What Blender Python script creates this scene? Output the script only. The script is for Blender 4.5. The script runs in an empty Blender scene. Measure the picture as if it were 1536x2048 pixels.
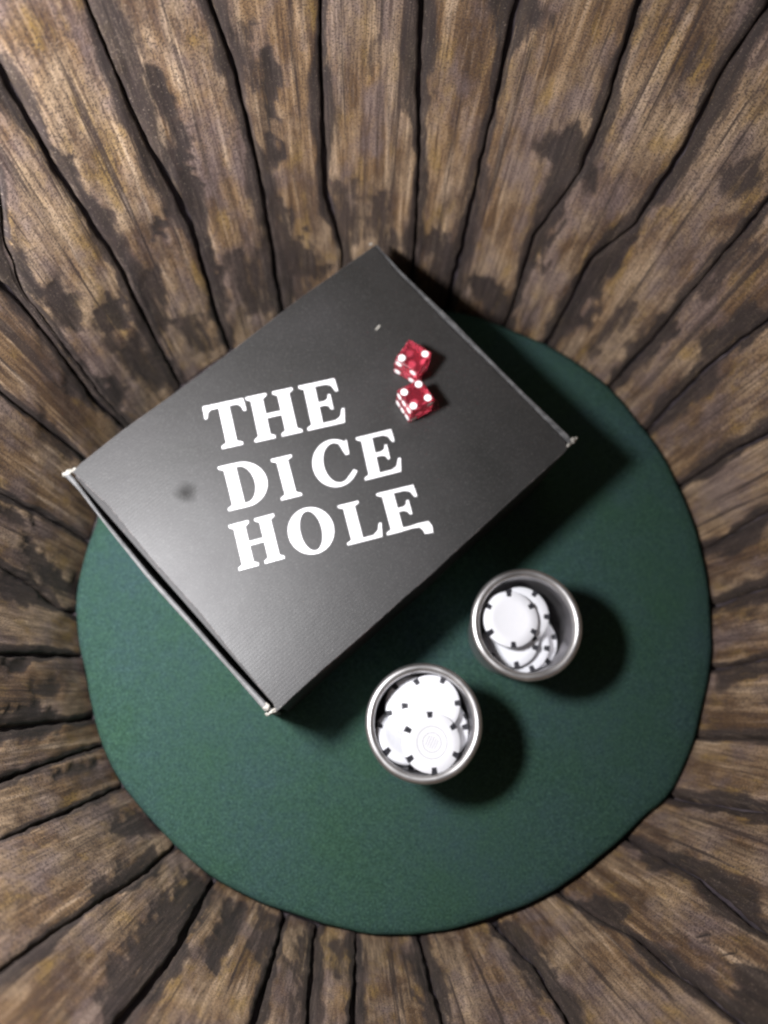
import bpy, bmesh, math, random
from mathutils import Vector, Matrix, noise
from mathutils.geometry import tessellate_polygon

# ------------------------------------------------------------------ camera, world, lamp, exposure
scn = bpy.context.scene
col = scn.collection
MM = 0.001
CAM_H, PITCH, ROLLX, FPX = 532.0, 0.284, -0.061, 1569.5
Rcam = Matrix.Rotation(PITCH, 3, 'X') @ Matrix.Rotation(ROLLX, 3, 'Y')
cd = bpy.data.cameras.new('camera')
cam = bpy.data.objects.new('camera', cd); col.objects.link(cam)
cam.matrix_world = Matrix.Translation((0, 0, CAM_H * MM)) @ Rcam.to_4x4()
cd.sensor_fit = 'VERTICAL'; cd.sensor_height = 24.0; cd.sensor_width = 18.0
cd.lens = 24.0 * FPX / 2048.0
cd.clip_start = 0.01; cd.clip_end = 50
cd.dof.use_dof = True; cd.dof.focus_distance = 0.40; cd.dof.aperture_fstop = 2.8
scn.camera = cam

w = bpy.data.worlds.new("World"); scn.world = w; w.use_nodes = True
bg = w.node_tree.nodes['Background']
bg.inputs[0].default_value = (0.80, 0.86, 1.0, 1); bg.inputs[1].default_value = 0.014

LAMP = Vector((-192, 108, 425)) * MM
ld = bpy.data.lights.new('lamp', 'AREA'); ld.shape = 'DISK'; ld.size = 0.080
ld.energy = 5.6; ld.color = (0.98, 0.97, 1.0)
lamp = bpy.data.objects.new('lamp', ld); col.objects.link(lamp)
lamp.location = LAMP
lamp.rotation_euler = (Vector((-235, 145, 0)) * MM - LAMP).to_track_quat('-Z', 'Y').to_euler()

scn.view_settings.view_transform = 'Standard'; scn.view_settings.look = 'None'
scn.view_settings.exposure = 0.0; scn.view_settings.gamma = 1.0
scn.cycles.pixel_filter_type = 'BLACKMAN_HARRIS'; scn.cycles.filter_width = 2.2
scn.cycles.use_denoising = True
scn.cycles.max_bounces = 10; scn.cycles.transmission_bounces = 8
scn.cycles.sample_clamp_indirect = 4; scn.cycles.sample_clamp_direct = 12

# ------------------------------------------------------------------ helpers (all lengths in mm until linked)
def ray(x, y):
    return Rcam @ Vector((x - 768.0, 1024.0 - y, -FPX))
def at(x, y, z):
    d = ray(x, y); t = (z - CAM_H) / d.z
    return Vector((d.x * t, d.y * t, z))
ZL = 76.0                                     # height of the box lid
CX, CY, RW, KW = 45.6, 103.9, 221.5, 0.15     # barrel axis, wall radius at the felt, flare
def on_wall(x, y):
    d = ray(x, y); d = d / -d.z
    a = d.x**2 + d.y**2 - KW**2
    b = -2 * (d.x * CX + d.y * CY) + 2 * KW * (RW + KW * CAM_H)
    c = CX**2 + CY**2 - (RW + KW * CAM_H)**2
    t = (-b + math.sqrt(b*b - 4*a*c)) / (2*a)
    return math.atan2(t*d.y - CY, t*d.x - CX), CAM_H - t
def smooth(a, b, v):
    t = max(0.0, min(1.0, (v - a) / (b - a))); return t*t*(3-2*t)
def tag(o, label=None, cat=None, group=None, kind=None):
    if label: o['label'] = label
    if cat: o['category'] = cat
    if group: o['group'] = group
    if kind: o['kind'] = kind
    return o
def link(name, me, parent=None, mats=(), smooth_shade=True):
    o = bpy.data.objects.new(name, me); col.objects.link(o)
    for m in mats:
        if m.name not in [k.name for k in me.materials if k]: me.materials.append(m)
    if smooth_shade:
        for p in me.polygons: p.use_smooth = True
    if parent is not None: o.parent = parent
    return o
def empty(name, loc_mm, label, cat, group=None):
    o = bpy.data.objects.new(name, None); col.objects.link(o)
    o.location = Vector(loc_mm) * MM; o.empty_display_size = 0.01
    return tag(o, label, cat, group)
def mesh(name, vs, fs, origin=(0, 0, 0)):
    me = bpy.data.meshes.new(name); og = Vector(origin)
    me.from_pydata([(Vector(v) - og) * MM for v in vs], [], fs); me.update(); return me
def fix(me):
    bm = bmesh.new(); bm.from_mesh(me); bmesh.ops.recalc_face_normals(bm, faces=bm.faces); bm.to_mesh(me); bm.free()
    return me
def lathe(profile, n=96):
    vs, fs = [], []
    for r, z in profile:
        for i in range(n):
            a = 2*math.pi*i/n; vs.append((r*math.cos(a), r*math.sin(a), z))
    for j in range(len(profile)-1):
        for i in range(n):
            k = (i+1) % n
            fs.append((j*n+i, j*n+k, (j+1)*n+k, (j+1)*n+i))
    return vs, fs
def prism(poly, z0, z1, inset=0.0, drop=0.0):
    """closed prism of a 2D polygon, with a small bevel ring (face slot 1) at the top"""
    n = len(poly); c = sum((Vector((p[0], p[1])) for p in poly), Vector((0, 0))) / n
    P = [Vector((p[0], p[1])) for p in poly]
    area = sum(P[i].x*P[(i+1) % n].y - P[(i+1) % n].x*P[i].y for i in range(n))
    if area < 0: P.reverse()
    Q = []
    for i in range(n):
        d0 = (P[i]-P[i-1]).normalized(); d1 = (P[(i+1) % n]-P[i]).normalized()
        n0 = Vector((-d0.y, d0.x)); n1 = Vector((-d1.y, d1.x)); m = (n0+n1)
        m = m.normalized() / max(0.5, m.normalized().dot(n0)) if m.length > 1e-6 else n0
        Q.append(P[i] + m*inset)
    vs = [(p.x, p.y, z0) for p in P] + [(p.x, p.y, z1-drop) for p in P]
    fs = [(i, (i+1) % n, n+(i+1) % n, n+i) for i in range(n)]; mi = [0]*n
    base = n
    if inset > 0:
        vs += [(q.x, q.y, z1) for q in Q]
        fs += [(n+i, n+(i+1) % n, 2*n+(i+1) % n, 2*n+i) for i in range(n)]; mi += [1]*n
        base = 2*n
    top = [Vector((vs[base+i][0], vs[base+i][1], 0)) for i in range(n)]
    for t in tessellate_polygon([top]):
        fs.append(tuple(base+k for k in t)); mi.append(0)
    bot = [Vector((p.x, p.y, 0)) for p in P]
    for t in tessellate_polygon([bot]):
        fs.append(tuple(t)); mi.append(0)
    return vs, fs, mi

# ------------------------------------------------------------------ material helpers
def mat(name, base=(.5, .5, .5), rough=.5, metal=0.0, **kw):
    m = bpy.data.materials.new(name); m.use_nodes = True
    b = m.node_tree.nodes['Principled BSDF']
    b.inputs['Base Color'].default_value = (*base, 1); b.inputs['Roughness'].default_value = rough
    b.inputs['Metallic'].default_value = metal
    for k, v in kw.items(): b.inputs[k].default_value = v
    return m, m.node_tree, b
class N:
    def __init__(s, nt): s.nt = nt
    def new(s, t, **kw):
        n = s.nt.nodes.new(t)
        for k, v in kw.items(): setattr(n, k, v)
        return n
    def link(s, a, b): s.nt.links.new(a, b)
    def noise(s, vec, scale, detail=4, rough=.55, dist=0.0):
        n = s.new('ShaderNodeTexNoise'); n.inputs['Scale'].default_value = scale
        n.inputs['Detail'].default_value = detail; n.inputs['Roughness'].default_value = rough
        n.inputs['Distortion'].default_value = dist
        if vec is not None: s.link(vec, n.inputs['Vector'])
        return n.outputs['Fac']
    def ramp(s, fac, stops):
        n = s.new('ShaderNodeValToRGB'); el = n.color_ramp.elements
        while len(el) > 1: el.remove(el[-1])
        el[0].position = stops[0][0]; el[0].color = (*stops[0][1], 1)
        for p, c in stops[1:]:
            e = el.new(p); e.color = (*c, 1)
        s.link(fac, n.inputs['Fac']); return n.outputs['Color']
    def rng(s, v, a, b, c=0.0, d=1.0):
        n = s.new('ShaderNodeMapRange'); s.link(v, n.inputs['Value'])
        for k, x in zip(('From Min', 'From Max', 'To Min', 'To Max'), (a, b, c, d)): n.inputs[k].default_value = x
        return n.outputs['Result']
    def mix(s, f, a, b, mode='MIX'):
        n = s.new('ShaderNodeMix', data_type='RGBA', blend_type=mode)
        for sock, v in ((n.inputs['Factor'], f), (n.inputs['A'], a), (n.inputs['B'], b)):
            if isinstance(v, (int, float)): sock.default_value = v
            elif isinstance(v, tuple): sock.default_value = (*v, 1)
            else: s.link(v, sock)
        return n.outputs['Result']
    def math(s, op, a, b=0.0):
        n = s.new('ShaderNodeMath', operation=op)
        for i, v in enumerate((a, b)):
            if isinstance(v, (int, float)): n.inputs[i].default_value = v
            else: s.link(v, n.inputs[i])
        return n.outputs[0]
    def mapping(s, vec, scale=(1, 1, 1), rot=(0, 0, 0), loc=(0, 0, 0)):
        n = s.new('ShaderNodeMapping'); s.link(vec, n.inputs['Vector'])
        n.inputs['Scale'].default_value = scale; n.inputs['Rotation'].default_value = rot; n.inputs['Location'].default_value = loc
        return n.outputs['Vector']
    def bump(s, h, strength, dist, bsdf):
        n = s.new('ShaderNodeBump'); n.inputs['Strength'].default_value = strength; n.inputs['Distance'].default_value = dist
        s.link(h, n.inputs['Height']); s.link(n.outputs['Normal'], bsdf.inputs['Normal'])

def wood_material(name, tint=1.0):
    m, nt, b = mat(name, rough=.72); g = N(nt)
    uv = g.new('ShaderNodeUVMap').outputs['UV']              # metres: across, along
    info = g.new('ShaderNodeObjectInfo').outputs['Random']
    off = g.new('ShaderNodeCombineXYZ'); g.link(g.math('MULTIPLY', info, 3.7), off.inputs[0]); g.link(g.math('MULTIPLY', info, 9.1), off.inputs[2])
    add = g.new('ShaderNodeVectorMath', operation='ADD'); g.link(uv, add.inputs[0]); g.link(off.outputs[0], add.inputs[1])
    v = add.outputs[0]
    gr = g.mapping(v, (1, .07, 1))
    fine = g.noise(g.mapping(v, (1, .045, 1)), 520, 6, .72, .2)
    med = g.noise(gr, 110, 5, .62, .45)
    patch = g.noise(g.mapping(v, (1, .42, 1), loc=(3, 1, 0)), 34, 4, .6, .4)
    patch2 = g.noise(g.mapping(v, (1, .55, 1), loc=(7, 5, 2)), 22, 5, .65, .3)
    speck = g.noise(v, 1000, 3, .6)
    c = g.ramp(med, [(.28, (.050, .025, .009)), (.42, (.125, .068, .027)), (.54, (.27, .168, .083)), (.68, (.58, .43, .29))])
    c = g.mix(g.rng(patch, .46, .60, 0, .8), c, (.080, .044, .024))
    c = g.mix(g.rng(patch2, .48, .64, 0, .75), c, (.45, .325, .205))
    yel = g.noise(g.mapping(v, (1, .4, 1), loc=(1, 9, 4)), 60, 3, .6)
    c = g.mix(g.rng(yel, .55, .68, 0, .65), c, (.30, .185, .045))
    pur = g.noise(g.mapping(v, (1, .5, 1), loc=(5, 2, 8)), 40, 4, .65)
    c = g.mix(g.rng(pur, .47, .62, 0, .7), c, (.175, .130, .125))
    crack = g.noise(g.mapping(v, (1, .022, 1), loc=(2, 6, 1)), 150, 4, .7, .15)
    c = g.mix(g.rng(crack, .575, .64, 0, .85), c, (.022, .014, .012))
    c = g.mix(g.rng(fine, .36, .56, .7, 0), c, (.045, .026, .02))
    c = g.mix(g.rng(fine, .56, .78, 0, .35), c, (.52, .40, .30))
    at_ = g.new('ShaderNodeAttribute', attribute_name='stain_shade').outputs['Fac']
    sn = g.noise(g.mapping(v, (1, .13, 1)), 260, 6, .75)
    st = g.math('ADD', at_, g.math('MULTIPLY', g.math('SUBTRACT', sn, .5), 2.1))
    st = g.rng(st, .32, .72, 0, .92)
    deep = g.rng(at_, .55, .95)
    c = g.mix(st, c, g.mix(deep, g.mix(g.rng(sn, .4, .6), (.016, .010, .008), (.060, .040, .032)), g.mix(g.rng(sn, .38, .62), (.005, .004, .004), (.026, .018, .017))))
    c = g.mix(g.rng(fine, .54, .70, 0, .18), c, (.30, .22, .17))
    c = g.mix(g.rng(speck, .50, .62, 0, .8), c, (.030, .020, .018))
    c = g.mix(g.rng(speck, .40, .28, 0, .35), c, (.42, .33, .26))
    g.link(c, b.inputs['Base Color'])
    g.link(g.rng(fine, .3, .7, .62, .85), b.inputs['Roughness'])
    h = g.math('ADD', g.math('MULTIPLY', med, 1.0), g.math('MULTIPLY', fine, .7))
    g.bump(h, .5, .0008, b)
    return m
M_wood = wood_material('weathered_oak')
M_char, nt, b = mat('charred_oak', (.035, .026, .03), .85); g = N(nt)
tc = g.new('ShaderNodeTexCoord').outputs['Object']
g.link(g.ramp(g.noise(g.mapping(tc, (1, 1, .15)), 150, 5), [(.3, (.016, .012, .014)), (.55, (.050, .038, .045)), (.75, (.11, .09, .09))]), b.inputs['Base Color'])
g.bump(g.noise(g.mapping(tc, (1, 1, .15)), 150, 5), .8, .002, b)

M_felt, nt, b = mat('green_felt', (.03, .09, .07), .95); g = N(nt)
tc = g.new('ShaderNodeTexCoord').outputs['Object']
big = g.noise(tc, 13, 5, .65); fi = g.noise(tc, 900, 3, .75); mi_ = g.noise(tc, 260, 4, .6)
c = g.ramp(big, [(.36, (.034, .076, .052)), (.64, (.038, .072, .074))])
c = g.mix(g.rng(fi, .35, .60, .75, 0), c, (.006, .016, .014))
c = g.mix(g.rng(fi, .56, .75, 0, .35), c, (.10, .17, .15))
c = g.mix(g.rng(mi_, .4, .7, 0, .25), c, (.040, .085, .045))
g.link(c, b.inputs['Base Color']); b.inputs['Specular IOR Level'].default_value = .03
b.inputs['Sheen Weight'].default_value = 0; b.inputs['Sheen Roughness'].default_value = .5
g.bump(fi, .6, .0006, b)

A_, B_, C_, D_ = at(743, 486, ZL), at(128, 946, ZL), at(545, 1424, ZL), at(1150, 884, ZL)
ABANG = math.atan2(A_.y - B_.y, A_.x - B_.x)
M_lid, nt, b = mat('black_printed_card', (.02, .02, .021), .46); g = N(nt)
pos = g.new('ShaderNodeNewGeometry').outputs['Position']
rp = g.mapping(pos, (1, 1, 1), (0, 0, -ABANG))
wv = g.new('ShaderNodeTexWave', wave_type='BANDS', bands_direction='Y'); g.link(rp, wv.inputs['Vector'])
wv.inputs['Scale'].default_value = 150; wv.inputs['Distortion'].default_value = 1.2; wv.inputs['Detail'].default_value = 1
cl = g.noise(pos, 14, 4, .6); fi = g.noise(pos, 1300, 2, .6)
c = g.ramp(cl, [(.3, (.011, .011, .010)), (.7, (.019, .018, .018))])
c = g.mix(g.rng(fi, .58, .72, 0, .6), c, (.10, .10, .095))
c = g.mix(g.rng(fi, .38, .28, 0, .6), c, (.006, .006, .006))
sm = at(372, 985, ZL) * MM
vd = g.new('ShaderNodeVectorMath', operation='DISTANCE'); g.link(pos, vd.inputs[0]); vd.inputs[1].default_value = sm
smd = g.rng(g.math('ADD', vd.outputs['Value'], g.math('MULTIPLY', g.noise(pos, 120, 3), .006)), .011, .0035, 0, 1)
g.link(c, b.inputs['Base Color'])
ro = g.math('ADD', g.rng(cl, .3, .7, .49, .56), g.math('MULTIPLY', smd, .22)); g.link(ro, b.inputs['Roughness'])
g.link(g.rng(smd, 0, 1, .60, .3), b.inputs['Specular IOR Level'])
h = g.math('ADD', g.math('MULTIPLY', wv.outputs['Fac'], .07), g.math('ADD', g.math('MULTIPLY', fi, .35), g.math('MULTIPLY', cl, 2.0)))
g.bump(h, .35, .0006, b)

M_body, nt, b = mat('black_card_side', (.014, .013, .013), .6); g = N(nt)
pos = g.new('ShaderNodeNewGeometry').outputs['Position']
vd = g.new('ShaderNodeVectorMath', operation='DISTANCE'); g.link(pos, vd.inputs[0]); vd.inputs[1].default_value = at(705, 1300, ZL-9) * MM
near = g.rng(vd.outputs['Value'], .028, .008, 0, 1)
sc = g.rng(g.noise(g.mapping(pos, (1, 1, .5)), 160, 4, .6), .46, .6, 0, 1)
g.link(g.mix(g.math('MULTIPLY', near, sc), g.mix(g.rng(g.noise(pos, 300, 4), .64, .7, 0, .6), (.014, .013, .013), (.09, .06, .055)), (.22, .12, .11)), b.inputs['Base Color'])

def card_edge(name, c0, c1, lo, hi):
    m, nt, b = mat(name, c0, .8); g = N(nt)
    pos = g.new('ShaderNodeNewGeometry').outputs['Position']
    g.link(g.mix(g.rng(g.noise(pos, 220, 4, .7), lo, hi), c0, c1), b.inputs['Base Color']); return m
M_wear = card_edge('worn_card_edge', (.04, .038, .038), (.17, .15, .145), .42, .66)
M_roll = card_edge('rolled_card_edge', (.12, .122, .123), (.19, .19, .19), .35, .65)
M_torn = card_edge('torn_grey_board', (.20, .19, .165), (.50, .48, .43), .35, .65)
M_vinyl, nt, b = mat('white_vinyl', (.80, .80, .81), .45)
M_white, nt, b = mat('white_chip_clay', (.74, .75, .78), .5); g = N(nt)
g.bump(g.noise(g.new('ShaderNodeTexCoord').outputs['Object'], 400, 3), .15, .0005, b)
M_print, nt, b = mat('grey_chip_print', (.40, .40, .41), .5)
M_spot, nt, b = mat('dark_chip_spot', (.022, .022, .028), .5)
M_steel, nt, b = mat('dull_steel', (.56, .55, .55), .45, 1.0); g = N(nt)
tc = g.new('ShaderNodeTexCoord').outputs['Object']
n1 = g.noise(g.mapping(tc, (1, 1, 9)), 55, 4, .6)
g.link(g.rng(n1, .3, .7, .38, .55), b.inputs['Roughness'])
g.link(g.mix(g.rng(g.noise(tc, 90, 4), .35, .7), (.46, .455, .45), (.62, .61, .60)), b.inputs['Base Color'])
g.bump(n1, .12, .0006, b)
M_steel2, nt, b = mat('dark_brushed_steel', (.44, .43, .44), .38, 1.0); g = N(nt)
tc = g.new('ShaderNodeTexCoord').outputs['Object']
n1 = g.noise(g.mapping(tc, (1, 1, 6)), 40, 4, .6)
g.link(g.rng(n1, .3, .7, .34, .5), b.inputs['Roughness']); g.bump(n1, .15, .001, b)
M_die, nt, b = mat('clear_red_acrylic', (.88, .10, .16), .22); b.inputs['Transmission Weight'].default_value = .9
b.inputs['IOR'].default_value = 1.45
M_pip, nt, b = mat('white_pip', (.92, .92, .92), .45)

# ------------------------------------------------------------------ barrel: staves as parts
def P(*a): return list(a)
JOINTS = [  # traced joints between staves: image points on the flared wall and width in mm
 (P((0,130),(60,235),(110,330),(225,500),(320,690)), 10),
 (P((185,30),(235,150),(300,290),(385,450),(435,625)), 11),
 (P((420,0),(475,150),(520,350),(560,590)), 12),
 (P((645,0),(645,250),(655,400),(685,500)), 9),
 (P((843,0),(838,200),(833,450),(825,530)), 9),
 (P((1028,30),(968,300),(928,475)), 10),
 (P((1278,0),(1208,225),(1158,350),(1068,475),(1028,600)), 7),
 (P((1523,25),(1428,165),(1368,300),(1268,450),(1178,525),(1118,640)), 9),
 (P((1536,400),(1443,510),(1353,615),(1293,690),(1222,768)), 8),
 (P((1536,640),(1409,737),(1331,819),(1304,850)), 10),
 (P((1536,866),(1448,912),(1366,967)), 8),
 (P((1536,1022),(1472,1057),(1417,1092)), 9),
 (P((1536,1170),(1429,1209)), 10),
 (P((1536,1311),(1429,1334)), 7),
 (P((1536,1470),(1413,1470)), 4),
 (P((1536,1612),(1343,1587)), 9),
 (P((1508,1850),(1393,1750),(1268,1685)), 9),
 (P((1493,2048),(1368,1950),(1258,1865),(1133,1795)), 7),
 (P((1140,2048),(1068,1925),(993,1850)), 10),
 (P((888,2048),(858,1940),(843,1890)), 9),
 (P((705,2048),(712,1920)), 8),
 (P((618,2048),(630,1875)), 6),
 (P((505,2048),(540,1940),(565,1850)), 6),
 (P((235,2048),(350,1900),(425,1765)), 10),
 (P((0,1940),(140,1840),(300,1735),(340,1700)), 6),
 (P((0,1675),(130,1622),(240,1570)), 3.5),
 (P((0,1557),(125,1515),(200,1490)), 3),
 (P((0,1455),(185,1435)), 8),
 (P((0,1308),(155,1312)), 5),
 (P((0,1123),(78,1174),(137,1221)), 7),
 (P((0,985),(90,1030),(164,1073)), 3.5),
 (P((0,780),(62,830),(129,881)), 3.5),
 (P((0,560),(43,600),(129,709),(195,803),(250,850)), 8),
 (P((0,350),(15,490),(55,590),(150,720)), 5),
]
ZB, ZT = -12.0, 350.0
joints = []
for pts, wd in JOINTS:
    q = [on_wall(x, y) for x, y in pts]
    joints.append([q, wd])
for j in joints:
    q = j[0]; a0 = q[0][0]; q2 = []
    for a, z in q:
        while a - a0 > math.pi: a -= 2*math.pi
        while a - a0 < -math.pi: a += 2*math.pi
        q2.append((z, a))
    q2.sort(); j[0] = q2
joints.sort(key=lambda j: sum(a for _, a in j[0]) / len(j[0]))
# the joint at the far left is the seam of atan2: make the list run once round
def jaz(j, z):
    q = j[0]
    if z <= q[0][0]: return q[0][1]
    if z >= q[-1][0]: return q[-1][1]
    for (z0, a0), (z1, a1) in zip(q, q[1:]):
        if z <= z1: return a0 + (a1-a0) * (z-z0) / max(1e-6, z1-z0)
    return q[-1][1]
def rwall(z): return RW + KW * z
STAINS_SHADE = [  # dark worn patches, and shade by box and felt painted as patches: polyline, half width mm, strength
 (P((322,445),(322,465)), 7, 1), (P((350,432),(395,442)), 2.5, .9), (P((532,100),(540,200),(550,255)), 4.5, 1), (P((545,280),(552,330)), 5, 1),
 (P((310,150),(350,230),(378,340),(405,440),(430,560),(440,640)), 6, 1), (P((255,150),(290,280),(330,360)), 4, .8),
 (P((1135,300),(1140,330)), 15, 1), (P((1115,370),(1100,430),(1060,520)), 9, .9),
 (P((1010,-10),(1060,30)), 9, .9), (P((1080,30),(1050,70)), 7, .7), (P((1480,340),(1470,380)), 11, .75), (P((1240,480),(1180,560),(1140,640)), 10, 1),
 (P((1507,640),(1420,700)), 11, .9), (P((1330,660),(1270,710)), 9, 1), (P((1400,600),(1500,500)), 5, .7),
 (P((115,305),(150,380),(200,440),(230,520)), 6, .9), (P((20,170),(60,230)), 7, .8), (P((30,140),(15,120)), 4, .7), (P((110,585),(150,640)), 8, .9), (P((225,610),(250,650)), 7, 1), (P((0,500),(30,560),(60,610)), 8, 1),
 (P((200,640),(260,720),(310,760)), 6, .8), (P((300,560),(340,650)), 8, .8), (P((150,760),(230,800)), 11, .9), (P((40,600),(100,660),(150,730)), 9, .7),
 (P((20,1330),(50,1332)), 4, 1), (P((70,1385),(110,1375)), 7, .7), (P((10,1450),(100,1440)), 9, .9), (P((120,1545),(200,1520)), 3, .8), (P((60,1090),(100,1150),(160,1180)), 7, .9), (P((10,1020),(60,1050)), 4, .8),
 (P((0,1170),(60,1195),(100,1200)), 6, .8), (P((240,1650),(310,1640)), 10, .8), (P((200,1790),(320,1700)), 6, .8), (P((400,1760),(330,1860),(240,1990)), 13, .85), (P((480,1800),(450,1870),(420,1920)), 7, .9), (P((540,1830),(520,1900)), 8, .7),
 (P((620,1870),(610,2040)), 9, .7), (P((680,1890),(700,1950)), 9, .6), (P((840,1900),(870,1970),(880,2048)), 8, .8), (P((1010,1850),(1050,1900),(1090,1960)), 9, .9), (P((1180,1800),(1240,1830)), 7, .9), (P((1500,1990),(1530,2030)), 15, 1), (P((1398,1878),(1414,1866),(1424,1880),(1412,1890)), 1.4, .9), (P((1466,1900),(1452,1912)), 1.6, .9),
 (P((1280,1700),(1380,1730),(1500,1800)), 8, .9), (P((1360,1590),(1440,1600),(1530,1620)), 5, .8), (P((1440,1350),(1530,1330)), 8, .8), (P((1440,1210),(1536,1180)), 9, .8), (P((1430,1100),(1500,1070)), 8, .8),
 (P((1330,830),(1420,760)), 7, .8), (P((1380,950),(1470,900)), 6, .8), (P((720,380),(730,440)), 9, .45), (P((590,500),(600,600)), 12, .5), (P((690,150),(685,280)), 6, .4),
 (P((560,420),(600,520),(640,540)), 11, .8), (P((480,520),(520,610)), 12, .75), (P((690,380),(700,470)), 11, .7), (P((760,400),(770,480),(800,540)), 9, .75),  # shade on the wood above the box, painted into the colour
 (P((880,470),(900,590)), 11, .85), (P((960,560),(1010,640)), 12, .9), (P((380,640),(410,700)), 10, .7), (P((270,700),(330,760)), 12, .8), (P((90,850),(140,900)), 7, .7), (P((740,60),(745,160)), 4, .6), (P((1400,100),(1340,200)), 5, .6),  # low ones paint in shade near the felt, high ones are wear
 (P((1180,700),(1260,620)), 7, .7), (P((960,330),(930,480)), 8, .7), (P((800,560),(900,600)), 16, .6), (P((1000,120),(985,240)), 6, .5), (P((835,60),(830,200)), 5, .6), (P((830,180),(825,230)), 9, .7), (P((500,60),(520,180)), 5, .7), (P((470,90),(480,180)), 5, .7),
]
stains_shade = []
for pts, hw, s in STAINS_SHADE:
    q = [on_wall(x, y) for x, y in pts]
    stains_shade.append((q, hw, s))
FELT_PX = [(1214,764),(1312,881),(1370,990),(1409,1108),(1425,1209),(1425,1342),(1036,661),(1130,704),(160,1300),(172,1375),(200,1485),(235,1565),(300,1640),(370,1715),(425,1760),(500,1800),(600,1835),(700,1862),(768,1875),(888,1865),(983,1838),(1118,1780),(1203,1717),(1268,1660),(1353,1578),(1392,1490),(1413,1400),(191,1041),(164,1120),(147,1186),(147,1264)]
_f = sorted((math.atan2(p.y-CY, p.x-CX), math.hypot(p.x-CX, p.y-CY)) for p in (at(x, y, 0) for x, y in FELT_PX))
def bulge(a):
    """how far the felt edge departs from a true circle at this bearing (mm)"""
    num = den = 0.0
    for b_, r_ in _f:
        d = (a - b_ + math.pi) % (2*math.pi) - math.pi
        w_ = math.exp(-(d/.085)**2); num += w_*(r_-219.0); den += w_
    return max(-4.5, min(5.5, num/(den+.15)))
def wrap(a):
    return (a + math.pi) % (2*math.pi) - math.pi
def stain_shade_at(a, z):
    r = rwall(z); best = 0.0
    wx = a*r; k1 = noise.noise(Vector((wx*.11, z*.035, 3))); k2 = noise.noise(Vector((wx*.11, z*.035, 17))); k3 = noise.noise(Vector((wx*.33, z*.07, 5)))
    a += (3.5*k1 + 1.6*k3)/r; z += 12*k2; grow = 1 + .55*k1 + .7*k3
    for q, hw, s in stains_shade:
        d = 1e9
        for i in range(max(1, len(q)-1)):
            (a0, z0) = q[i]; (a1, z1) = q[min(i+1, len(q)-1)]
            if abs(wrap(a0-a))*r > 90 and abs(wrap(a1-a))*r > 90: continue
            x0 = wrap(a0-a)*r; x1 = wrap(a1-a)*r; y0 = z0-z; y1 = z1-z
            dx, dy = x1-x0, y1-y0; L = dx*dx+dy*dy
            t = 0 if L < 1e-9 else max(0, min(1, -(x0*dx+y0*dy)/L))
            d = min(d, math.hypot(x0+t*dx, y0+t*dy))
        d /= max(.45, grow)
        if d < hw*1.8: best = max(best, s * smooth(hw*1.5, hw*.55, d))
    return best

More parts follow.
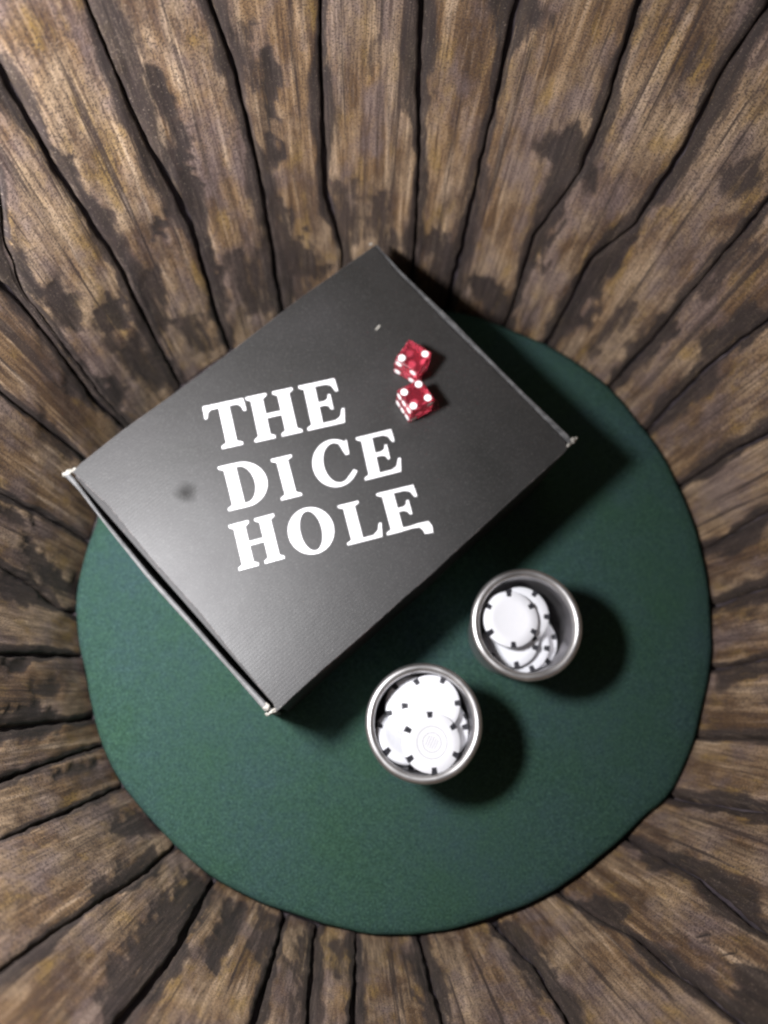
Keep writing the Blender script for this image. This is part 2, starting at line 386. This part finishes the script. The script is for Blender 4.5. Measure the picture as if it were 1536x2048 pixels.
barrel = empty('barrel', (CX, CY, ZB), 'open wooden barrel of rough weathered brown staves around the green felt', 'barrel')
bloc = Vector((CX, CY, ZB))
rows = [ZB + 3.6*i for i in range(89)]; rows = [z for z in rows if z < 300] + [300, 325, ZT]
NU = 17
nj = len(joints)
for k in range(nj):
    j0, j1 = joints[k], joints[(k+1) % nj]
    wrapadd = 2*math.pi if k == nj-1 else 0
    seed = k * 13.7
    vs, fs, uvs, st = [], [], [], []
    cols = NU + 2
    lean = (noise.noise(Vector((k*3.3, 1, 1)))) * .9
    dep = noise.noise(Vector((k*5.1, 4, 2))) * 1.1
    aL0 = jaz(j0, 120)
    for z in rows:
        r = rwall(z)
        def gapw(j, i):
            wv = (1.2 + j[1]*.14) * (1.0 + 1.0*noise.noise(Vector((z*.012, i*7.7, 3))) + .5*noise.noise(Vector((z*.06, i*3.1, 9))))
            return max(.3, wv + .9*noise.noise(Vector((z*.11, i*4.4, 2))))
        wob0 = 1.0*noise.noise(Vector((z*.03, k*9.1, 0))) + .7*noise.noise(Vector((z*.14, k*9.1, 3))); wob1 = 1.0*noise.noise(Vector((z*.03, ((k+1) % nj)*9.1, 0))) + .7*noise.noise(Vector((z*.14, ((k+1) % nj)*9.1, 3)))
        aL = jaz(j0, z) + (gapw(j0, k)*.5 + wob0) / r
        aR = jaz(j1, z) + wrapadd - (gapw(j1, (k+1) % nj)*.5 - wob1) / r
        if aR - aL < 3/r: m_ = (aL+aR)/2; aL, aR = m_-1.5/r, m_+1.5/r
        wid = (aR-aL)*r
        base = len(vs)
        for c in range(cols):
            t = max(0, min(NU-1, c-1)) / (NU-1)
            # more columns near the edges
            t = .5 - .5*math.cos(math.pi*t)*(.6) - .2*(1-2*t) if 0 < t < 1 else t
            a = aL + (aR-aL)*t
            bw = max(0.0, bulge(a)); e = min(t, 1-t)*wid
            s_ = stain_shade_at(a, z)
            rr = r + dep + lean*(2*t-1) + 0.8*(1-smooth(0, 3.5, e))**1.5
            rr += .45*noise.noise(Vector((a*r*.05+seed, z*.010, 5))) + .3*noise.noise(Vector((a*r*.16+seed, z*.02, 8)))
            rr += 1.2*s_
            jw = (j1 if t > .5 else j0)[1]; sw = jw * (.42 + .9*noise.noise(Vector((z*.014, (k+(t > .5)) % nj*3.7, 6 + (t > .5)*2))) + .4*noise.noise(Vector((z*.06, (k+(t > .5)) % nj*3.7, 9))))
            edge = 1-smooth(sw*.6, max(.8, sw)*1.5+1.0, e)
            if c == 0 or c == cols-1: rr += 19
            rr = max(rr, r - 3.5) + bw
            if z < 6: rr = max(rr, r-1.0+bw)
            vs.append((CX+rr*math.cos(a), CY+rr*math.sin(a), z))
            uvs.append(((a-aL0)*255*MM, z*MM))
            st.append(max(s_, .9*edge))
    nr = len(rows)
    for i in range(nr-1):
        for c in range(cols-1):
            fs.append((i*cols+c, (i+1)*cols+c, (i+1)*cols+c+1, i*cols+c+1))
        fs.append((i*cols+cols-1, (i+1)*cols+cols-1, (i+1)*cols, i*cols))
    fs.append(tuple(range(cols))); fs.append(tuple((nr-1)*cols+c for c in reversed(range(cols))))
    me = fix(mesh('stave', vs, fs, bloc))
    ul = me.uv_layers.new(name='UVMap')
    for l in me.loops: ul.data[l.index].uv = uvs[l.vertex_index]
    at_ = me.attributes.new('stain_shade', 'FLOAT', 'POINT')
    at_.data.foreach_set('value', st)
    link('stave', me, barrel, [M_wood])
# charred outer layer seen in the joints, and the barrel head under the felt
prof = [(rwall(ZB)+4, ZB), (rwall(ZT)+4, ZT), (rwall(ZT)+26, ZT), (rwall(ZB)+26, ZB)]
vs, fs = lathe(prof + [prof[0]], 128)
vs = [(x*(1+max(0, bulge(math.atan2(y, x)))/240), y*(1+max(0, bulge(math.atan2(y, x)))/240), z) for x, y, z in vs]
link('charred_backing', fix(mesh('charred_backing', vs, fs)), barrel, [M_char])
vs, fs = lathe([(0.01, 1.0), (rwall(ZB)+12, 1.0), (rwall(ZB)+12, -14), (0.01, -14)], 96)
link('barrel_head', fix(mesh('barrel_head', vs, fs)), barrel, [M_char])

# ------------------------------------------------------------------ felt disc
RF = 219.0
prof = [(0.01, 0.0)] + [(RF*t, 0.0) for t in (.25, .5, .7, .85, .94)] + [(RF-4.5, -.1), (RF-2.2, -.9), (RF-.7, -2.4), (RF, -4.6), (RF-.4, -7.5), (RF-2.5, -9.6), (RF-6, -10.5), (0.01, -10.5)]
n = 180; vs, fs = lathe(prof, n)
_q = at(400, 730, 0); AZB = math.atan2(_q.y-CY, _q.x-CX)
out = []
for (x, y, z) in vs:
    r = math.hypot(x, y); a = math.atan2(y, x)
    f = 1 + (r/RF) * (.003*noise.noise(Vector((math.cos(a)*3, math.sin(a)*3, 2))) + .003*noise.noise(Vector((math.cos(a)*13, math.sin(a)*13, 4))))
    f += bulge(a)/RF*(r/RF)
    lim_ = 1.004 + bulge(a)/RF
    f -= .035*math.exp(-((a-AZB)/.16)**2)*(r/RF)
    f = min(f, lim_)
    zz = z + (.35*noise.noise(Vector((x*.012, y*.012, 7))) - .2 if z > -5 else 0)
    out.append((x*f, y*f, min(zz, -.02)))
felt = link('felt_disc', fix(mesh('felt_disc', out, fs)), None, [M_felt])
felt.location = Vector((CX, CY, 0)) * MM
tag(felt, 'round dark green felt disc lying in the bottom of the barrel', 'felt')

# ------------------------------------------------------------------ cardboard box
def zz(pts, z): return [at(x, y, z) for x, y in pts]
box = empty('cardboard_box', (*(A_+B_+C_+D_).xy/4, 0), 'closed black cardboard mailer box with white letters and worn corners on the felt', 'box')
bo = Vector((*(A_+B_+C_+D_).xy/4, 0))
def part(name, poly, z0, z1, parent, mats, inset=0, drop=0, org=bo):
    vs, fs, mi = prism(poly, z0, z1, inset, drop)
    me = mesh(name, vs, fs, org); me.polygons.foreach_set('material_index', mi)
    for m in mats: me.materials.append(m)
    bm = bmesh.new(); bm.from_mesh(me); bmesh.ops.recalc_face_normals(bm, faces=bm.faces); bm.to_mesh(me); bm.free()
    o = bpy.data.objects.new(name, me); col.objects.link(o); o.parent = parent
    return o
lid_px = [(750,490),(601,595),(465,700),(351,784),(237,866),(159,928),(145,944),(219,1014),(302,1117),(400,1226),(448,1287),(546,1407),(552,1423),(558,1420),
          (581,1397),(644,1340),(691,1300),(761,1238),(804,1199),(868,1144),(900,1113),(973,1046),(1032,992),(1098,932),(1134,899),(1131,882),(1044,793),(973,722),(884,636),(837,587),(790,539)]
part('body', [p for p in [A_ + (C_-A_)*.012, B_ + (D_-B_)*.012, C_ + (A_-C_)*.012, D_ + (B_-D_)*.012]], .3, ZL-8, box, [M_body])
front = zz([(562,1415),(644,1338),(761,1235),(868,1142),(973,1044),(1098,932),(1134,897),(1128,890),(960,1045),(862,1140),(755,1228),(640,1328),(560,1405)], ZL)
part('front_flap', front, .3, ZL-3.2, box, [M_body])
lid = part('lid', zz(lid_px, ZL), ZL-3, ZL, box, [M_lid, M_wear], .35, .3)
rollL = [(128,950),(156,979),(219,1061),(300,1163),(400,1274),(456,1337),(530,1423),(545,1419),(530,1403),(456,1325),(378,1235),(300,1149),(203,1032),(148,957),(138,946)]
part('side_wall', zz(rollL, ZL-1), .3, ZL-.7, box, [M_roll, M_roll], .9, 1.2)
rollR = [(751,487),(802,541),(856,593),(903,637),(989,725),(1052,788),(1136,868),(1146,882),(1139,888),(1048,796),(977,724),(888,637),(841,588),(794,541),(753,494)]
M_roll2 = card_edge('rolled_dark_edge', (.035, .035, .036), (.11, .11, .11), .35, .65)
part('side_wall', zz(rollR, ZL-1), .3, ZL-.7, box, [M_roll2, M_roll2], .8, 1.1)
def lump(cx, cy, z, sx, sy, sz, rot, seed):
    bm = bmesh.new(); bmesh.ops.create_icosphere(bm, subdivisions=3, radius=1)
    c = at(cx, cy, z)
    for v in bm.verts:
        n_ = noise.noise(v.co*1.8 + Vector((seed, 0, 0)))*.55 + noise.noise(v.co*4.5 + Vector((seed, 5, 0)))*.3
        q = v.co * (1 + n_); x, y = q.x*sx, q.y*sy
        v.co = Vector((x*math.cos(rot)-y*math.sin(rot), x*math.sin(rot)+y*math.cos(rot), q.z*sz))
        v.co = (v.co + c - bo) * MM
    me = bpy.data.meshes.new('torn_corner'); bm.to_mesh(me); bm.free()
    return link('torn_corner', me, box, [M_torn])
lump(137, 946, ZL-2.0, 2.6, 1.5, 1.6, .6, 1); lump(130, 950, ZL-4.0, 1.5, 1.3, 2.0, -.6, 2); lump(147, 940, ZL-0.8, 2.6, .9, 1.0, .65, 6)
lump(533, 1414, ZL-2.0, 2.2, 2.0, 2.0, -.8, 3); lump(549, 1421, ZL-1.5, 3.0, 1.1, 1.6, .45, 4); lump(536, 1428, ZL-5.0, 1.6, 1.0, 2.2, 0, 9); lump(563, 1411, ZL-1.0, 2.6, .7, .9, .8, 12)
lump(1145, 881, ZL-2.0, 2.0, 1.7, 2.0, .9, 5); lump(1136, 891, ZL-1.5, 1.9, .9, 1.2, .6, 7); lump(1151, 878, ZL-2.6, 1.5, .9, 1.4, .8, 13)
lump(742, 488, ZL-1.0, 1.3, .5, .7, .65, 8)

# white letters, vinyl cut, on the lid
def arc(cx, cy, rx, ry, a0, a1, n=18):
    return [(cx+rx*math.cos(math.radians(a0+(a1-a0)*i/n)), cy+ry*math.sin(math.radians(a0+(a1-a0)*i/n))) for i in range(n+1)]
sf = .055
def stem(x0, x1, l, r, y0=0, y1=1):   # closed outline of a serifed stem
    return [(l, y0), (r, y0), (r, y0+sf), (x1, y0+sf+.05), (x1, y1-sf-.05), (r, y1-sf), (r, y1), (l, y1), (l, y1-sf), (x0, y1-sf-.05), (x0, y0+sf+.05), (l, y0+sf)]
G = {
 'I': [[stem(.11, .36, 0, .47)]],
 'H': [[[(0,0),(.42,0),(.42,sf),(.33,sf+.05),(.33,.46),(.64,.46),(.64,sf+.05),(.55,sf),(.55,0),(.97,0),(.97,sf),(.88,sf+.05),(.88,1-sf-.05),(.97,1-sf),(.97,1),(.55,1),(.55,1-sf),(.64,1-sf-.05),(.64,.55),(.33,.55),(.33,1-sf-.05),(.42,1-sf),(.42,1),(0,1),(0,1-sf),(.09,1-sf-.05),(.09,sf+.05),(0,sf)]]],
 'T': [[[(.24,0),(.72,0),(.72,sf),(.60,sf+.05),(.60,.90),(.78,.90),(.86,.85),(.90,.72),(.96,.72),(.95,1),(.01,1),(0,.72),(.06,.72),(.10,.85),(.18,.90),(.36,.90),(.36,sf+.05),(.24,sf)]]],
 'E': [[[(0,0),(.87,0),(.93,.31),(.87,.31),(.80,.15),(.68,.09),(.37,.085),(.37,.46),(.52,.46),(.60,.42),(.63,.34),(.68,.34),(.68,.68),(.63,.68),(.60,.59),(.52,.55),(.37,.55),(.37,.915),(.64,.91),(.75,.86),(.82,.71),(.88,.71),(.86,1),(0,1),(0,1-sf),(.11,1-sf-.05),(.11,sf+.05),(0,sf)]]],
 'L': [[[(0,0),(.80,0),(.86,.34),(.80,.34),(.74,.18),(.62,.09),(.37,.085),(.37,1-sf-.05),(.48,1-sf),(.48,1),(0,1),(0,1-sf),(.11,1-sf-.05),(.11,sf+.05),(0,sf)]]],
 'F': [[[(0,0),(.30,0),(.55,.015),(.72,0),(.78,-.08),(.80,-.18),(.98,-.20),(1.0,-.05),(.95,.085),(.72,.095),(.50,.075),(.37,.085),(.37,.46),(.48,.46),(.56,.42),(.60,.34),(.65,.34),(.65,.68),(.60,.68),(.57,.59),(.50,.55),(.37,.55),(.37,.915),(.62,.91),(.73,.86),(.80,.71),(.86,.71),(.84,1),(0,1),(0,1-sf),(.11,1-sf-.05),(.11,sf+.05),(0,sf)]]],
 'D': [[[(0,0),(.42,0)] + arc(.42,.5,.53,.5,-90,90,22) + [(0,1),(0,1-sf),(.11,1-sf-.05),(.11,sf+.05),(0,sf)], list(reversed([(.37,.085),(.42,.085)] + arc(.42,.5,.27,.415,-90,90,22) + [(.37,.915)]))]],
 'O': [[arc(.5,.5,.5,.52,0,354,44), list(reversed(arc(.5,.5,.235,.445,0,354,44)))]],
 'C': [[arc(.5,.5,.5,.52,-38,-322,40)[::1] + []]],
}
# C: outer arc then inner arc back, with a terminal
G['C'] = [[arc(.52,.5,.52,.52,52,318,34) + [(.97,.22),(.90,.27)] + arc(.56,.5,.31,.44,305,62,26) + [(.76,.72),(.80,.62),(.88,.62),(.90,.95),(.84,.90)]]]
def zo(X, Y): return (380 + X/2.954, 720 + Y/2.954)
def letter(ch, bl, br, tl, wid):
    """bl/br baseline ends, tl top left, as points on the lid; wid = glyph width"""
    O = at(*zo(*bl), ZL); U = (at(*zo(*br), ZL)-O)/wid; V = at(*zo(*tl), ZL)-O
    polys = G[ch][0]
    P2 = [[O + U*x + V*y for x, y in pl] for pl in polys]
    vs, fs = [], []
    flat = [p for pl in P2 for p in pl]
    n = len(flat)
    vs = [(p.x, p.y, ZL+.04) for p in flat] + [(p.x, p.y, ZL+.22) for p in flat]
    for t in tessellate_polygon([[Vector((p.x, p.y, 0)) for p in pl] for pl in P2]):
        fs.append(tuple(n+i for i in t)); fs.append(tuple(reversed(t)))
    k = 0
    for pl in P2:
        m = len(pl)
        for i in range(m): fs.append((k+i, k+(i+1) % m, n+k+(i+1) % m, n+k+i))
        k += m
    o = link('letter', fix(mesh('letter', vs, fs, bo)), lid, [M_vinyl], False)
letter('T', (128, 540), (378, 484), (72, 278), .97)
letter('H', (385, 487), (665, 425), (328, 222), .97)
letter('E', (697, 418), (930, 366), (640, 155), .93)
letter('D', (228, 893), (487, 832), (165, 633), .95)
letter('I', (540, 830), (662, 800), (478, 588), .47)
letter('C', (758, 775), (1010, 712), (697, 510), 1.0)
letter('E', (1035, 712), (1262, 655), (980, 460), .93)
letter('H', (290, 1245), (560, 1172), (228, 978), .97)
letter('O', (612, 1172), (880, 1108), (552, 910), 1.0)
letter('L', (932, 1096), (1152, 1040), (872, 862), .86)
letter('F', (1165, 1036), (1428, 970), (1100, 790), 1.0)
# tiny white fleck on the lid
vs = [at(x, y, ZL+.3) for x, y in ((750,659),(756,651),(761,650),(759,655),(753,660))]
vs = [(v.x, v.y, ZL+.05) for v in vs] + [(v.x, v.y, ZL+.35) for v in vs]
link('paint_fleck', fix(mesh('paint_fleck', vs, [(0,1,2,3,4),(9,8,7,6,5)]+[(i,(i+1) % 5,5+(i+1) % 5,5+i) for i in range(5)], bo)), lid, [M_torn], False)

# ------------------------------------------------------------------ dice
ED = 17.0
def die_mesh():
    bm = bmesh.new(); bmesh.ops.create_cube(bm, size=ED*MM)
    bmesh.ops.bevel(bm, geom=list(bm.edges)+list(bm.verts), offset=1.1*MM, segments=3, profile=.6, affect='EDGES')
    me = bpy.data.meshes.new('die'); bm.to_mesh(me); bm.free(); return me
def pip_mesh():
    n = 20; r = 2.25; vs = []
    for z, q in ((-.5, r), (.02, r), (.10, r-.15)):
        vs += [(q*math.cos(2*math.pi*i/n), q*math.sin(2*math.pi*i/n), z) for i in range(n)]
    fs = [tuple(reversed(range(n))), tuple(range(2*n, 3*n))]
    for j in range(2): fs += [(j*n+i, j*n+(i+1) % n, (j+1)*n+(i+1) % n, (j+1)*n+i) for i in range(n)]
    me = mesh('pip', vs, fs); me.materials.append(M_pip); return me
DM = die_mesh(); DM.materials.append(M_die)
for p in DM.polygons: p.use_smooth = True
PM = pip_mesh(); s5 = 5.25
LAY = {1: [(0, 0)], 2: [(1, 1), (-1, -1)], 3: [(1, 1), (0, 0), (-1, -1)], 4: [(1, 1), (1, -1), (-1, 1), (-1, -1)], 5: [(1, 1), (1, -1), (0, 0), (-1, 1), (-1, -1)], 6: [(1, 1), (1, 0), (1, -1), (-1, 1), (-1, 0), (-1, -1)]}
def die(ctr_px, ux, top, side_a, side_b, label):
    c = at(*ctr_px, ZL+ED); c.z = ZL + ED/2 + .12
    root = empty('die', c - Vector((0, 0, ED/2)), label, 'die', 'red dice on the box lid')
    root.rotation_euler.z = ux
    b = link('die_body', DM, root); b.location.z = ED/2*MM
    h = ED/2
    faces = [(top, Matrix.Identity(3)), (7-top, Matrix.Rotation(math.pi, 3, 'X')),
             (side_a, Matrix.Rotation(math.pi/2, 3, 'Y')), (7-side_a, Matrix.Rotation(-math.pi/2, 3, 'Y')),
             (side_b, Matrix.Rotation(-math.pi/2, 3, 'X')), (7-side_b, Matrix.Rotation(math.pi/2, 3, 'X'))]
    for num, R in faces:
        for (x, y) in LAY[num]:
            o = link('pip', PM, root, (), False)
            p = R @ Vector((x*s5, y*s5, h)) + Vector((0, 0, h))
            o.matrix_local = Matrix.Translation(p*MM) @ R.to_4x4()
d2 = at(860, 796, ZL+ED) - at(827, 815, ZL+ED) + at(838, 765, ZL+ED) - at(804, 783, ZL+ED)
die((832, 790), math.atan2(d2.y, d2.x), 4, 1, 5, 'red see-through die showing four white pips, nearer the lettering')
d3 = at(854, 707, ZL+ED) - at(800, 716, ZL+ED)
die((827, 712), math.atan2(d3.y, d3.x) - math.pi/4, 2, 1, 3, 'red see-through die showing two white pips, farther from the lettering')

# ------------------------------------------------------------------ steel cups
HC = 55.0; RI = 29.4; RO = 34.9
def cup(px, label):
    c = at(*px, HC); c.z = 0.15
    root = empty('steel_cup', c, label, 'cup', 'steel cups of chips on the felt')
    prof = [(0.01, 0), (26, 0), (27.6, .8), (28.4, 3), (32.6, HC-7), (32.5, HC-4), (RI+.2, HC-4), (RI, HC-6), (RI-1.6, 14), (RI-2.4, 12.0), (RI-6, 11.4), (.01, 11.3)]
    vs, fs = lathe(prof, 96)
    link('cup_body', fix(mesh('cup_body', vs, fs)), root, [M_steel2])
    rc, rr = (RI+RO)/2, (RO-RI)/2
    prof = [(rc + rr*math.cos(t), HC-3.0 + 3.0*math.sin(t)) for t in [2*math.pi*i/20 for i in range(21)]]
    vs, fs = lathe(prof, 128)
    vs2 = []
    for x, y, z in vs:
        a = math.atan2(y, x); f = 1 + .004*noise.noise(Vector((math.cos(a)*2, math.sin(a)*2, px[0])))
        vs2.append((x*f, y*f, z + .25*noise.noise(Vector((math.cos(a)*3, math.sin(a)*3, px[1])))))
    link('rim', fix(mesh('rim', vs2, fs)), root, [M_steel])
    return c
cupA = cup((1055, 1247), 'steel cup nearer the right corner of the box, half full of fanned white chips')
cupB = cup((849, 1445), 'steel cup nearest the bottom corner of the box, almost brimful of white chips')
# ------------------------------------------------------------------ poker chips
TH = 3.2
def chip_meshes(r):
    prof = [(0.01, -TH/2), (r-.5, -TH/2), (r, -TH/2+.5), (r, TH/2-.5), (r-.5, TH/2), (r*.62, TH/2), (r*.60, TH/2-.08), (r*.01, TH/2-.08)]
    vs, fs = lathe(prof, 48); me = fix(mesh('chip', vs, fs)); me.materials.append(M_white)
    a = .105; q = [(r*.80, -a*.75*r), (r*.80, a*.75*r), (r+.12, a*r), (r+.12, -a*r)]
    vs, fs, mi = prism(q, -TH/2-.1, TH/2+.1); sp = fix(mesh('edge_spot', vs, fs)); sp.materials.append(M_spot)
    return me, sp
def ring_print(r0, r1, n=40):
    vs = []
    for z in (0, .06):
        for rr in (r0, r1): vs += [(rr*math.cos(2*math.pi*i/n), rr*math.sin(2*math.pi*i/n), z) for i in range(n)]
    fs = []
    for i in range(n):
        k = (i+1) % n
        fs += [(2*n+i, 2*n+k, 3*n+k, 3*n+i), (i, n+i, n+k, k), (n+i, 3*n+i, 3*n+k, n+k), (i, k, 2*n+k, 2*n+i)]
    me = mesh('printed_ring', vs, fs); me.materials.append(M_print); return me
def chip(px, z, rot, tdir, tilt, ms, cc, r, group, label, prt=False):
    c = at(*px, z)
    off = Vector((c.x-cc.x, c.y-cc.y)); lim = (RI-1.6 + 1.6*(z-14)/(HC-20)) - .1 - r*math.cos(math.radians(tilt))
    if off.length > lim:
        print('CHIP clamp', label, round(off.length, 1), round(lim, 1)); off = off.normalized()*lim
    c = Vector((cc.x+off.x, cc.y+off.y, z))
    root = empty('poker_chip', c, label, 'chip', group)
    ax = Vector((-math.sin(math.radians(tdir)), math.cos(math.radians(tdir)), 0))
    R = Matrix.Rotation(math.radians(tilt), 3, ax) @ Matrix.Rotation(math.radians(rot), 3, 'Z')
    root.rotation_euler = R.to_euler()
    link('chip_body', ms[0], root)
    for i in range(6):
        o = link('edge_spot', ms[1], root, (), False); o.rotation_euler.z = math.radians(60*i)
    if prt:
        for (a, b_) in ((5.4, 5.8), (9.0, 9.4)):
            o = link('printed_ring', ring_print(a, b_), root, (), False); o.location.z = (TH/2-.07)*MM
        for i in range(5):
            vs = [(-.18, -3.6+i*.0, 0), (.18, -3.6, 0), (.18, 3.6, 0), (-.18, 3.6, 0)]
            vs, fs, mi = prism([(v[0]+(i-2)*1.5, v[1]*(1-.08*abs(i-2))) for v in vs], TH/2-.07, TH/2)
            me = fix(mesh('printed_line', vs, fs)); me.materials.append(M_print)
            o = link('printed_line', me, root, (), False)
def zA(X, Y): return (900 + X/4.389, 1100 + Y/4.389)
def zB(X, Y): return (700 + X/4.389, 1290 + Y/4.389)
RA, RB = 17.8, 17.6
mA, mB = chip_meshes(RA), chip_meshes(RB); mC = mB
gA, gB = 'white chips in the half full cup', 'white chips in the nearly full cup'
# tdir: direction (deg) towards which the chip's face sinks; positive tilt about the axis left of it
chip(zA(735, 850), 30, 10, 20, 2, mA, cupA, RA, gA, 'outermost lowest white chip of the fan in the half full cup')
chip(zA(625, 830), 34, -10, 200, 3, mA, cupA, RA, gA, 'second lowest white chip of the fan in the half full cup')
chip(zA(530, 785), 37.6, -20, 200, 4, mA, cupA, RA, gA, 'middle white chip of the fan in the half full cup')
chip(zA(625, 570), 41, 55, 20, 3, mA, cupA, RA, gA, 'white chip peeping out right under the topmost one in the half full cup')
chip(zA(530, 610), 46, -29, 20, 7, mA, cupA, RA, gA, 'topmost white chip, whole face showing, in the half full cup')
chip(zB(520, 890), 33, 25, 120, 9, mB, cupB, RB, gB, 'lowest white chip, low at the left wall of the nearly full cup')
chip(zB(790, 720), 38, 20, 0, 4, mB, cupB, RB, gB, 'scalloped looking white chip edge at the right wall of the nearly full cup')
chip(zB(430, 830), 40, 40, 45, 38, mC, cupB, RB, gB, 'steeply tilted white chip at the left wall of the nearly full cup')
chip(zB(565, 535), 43, 15, 120, 4, mB, cupB, RB, gB, 'white chip at the upper left, half under another, in the nearly full cup')
chip(zB(850, 800), 43, 10, 330, 5, mB, cupB, RB, gB, 'white chip at the lower right, half under the printed one, in the nearly full cup')
chip(zB(722, 500), 47.5, 2, 90, 3, mB, cupB, RB, gB, 'bright white chip at the upper right of the nearly full cup')
chip(zB(730, 900), 52, -27, 0, 9, mB, cupB, RB, gB, 'topmost white chip with faint grey printed emblem in the nearly full cup', True)
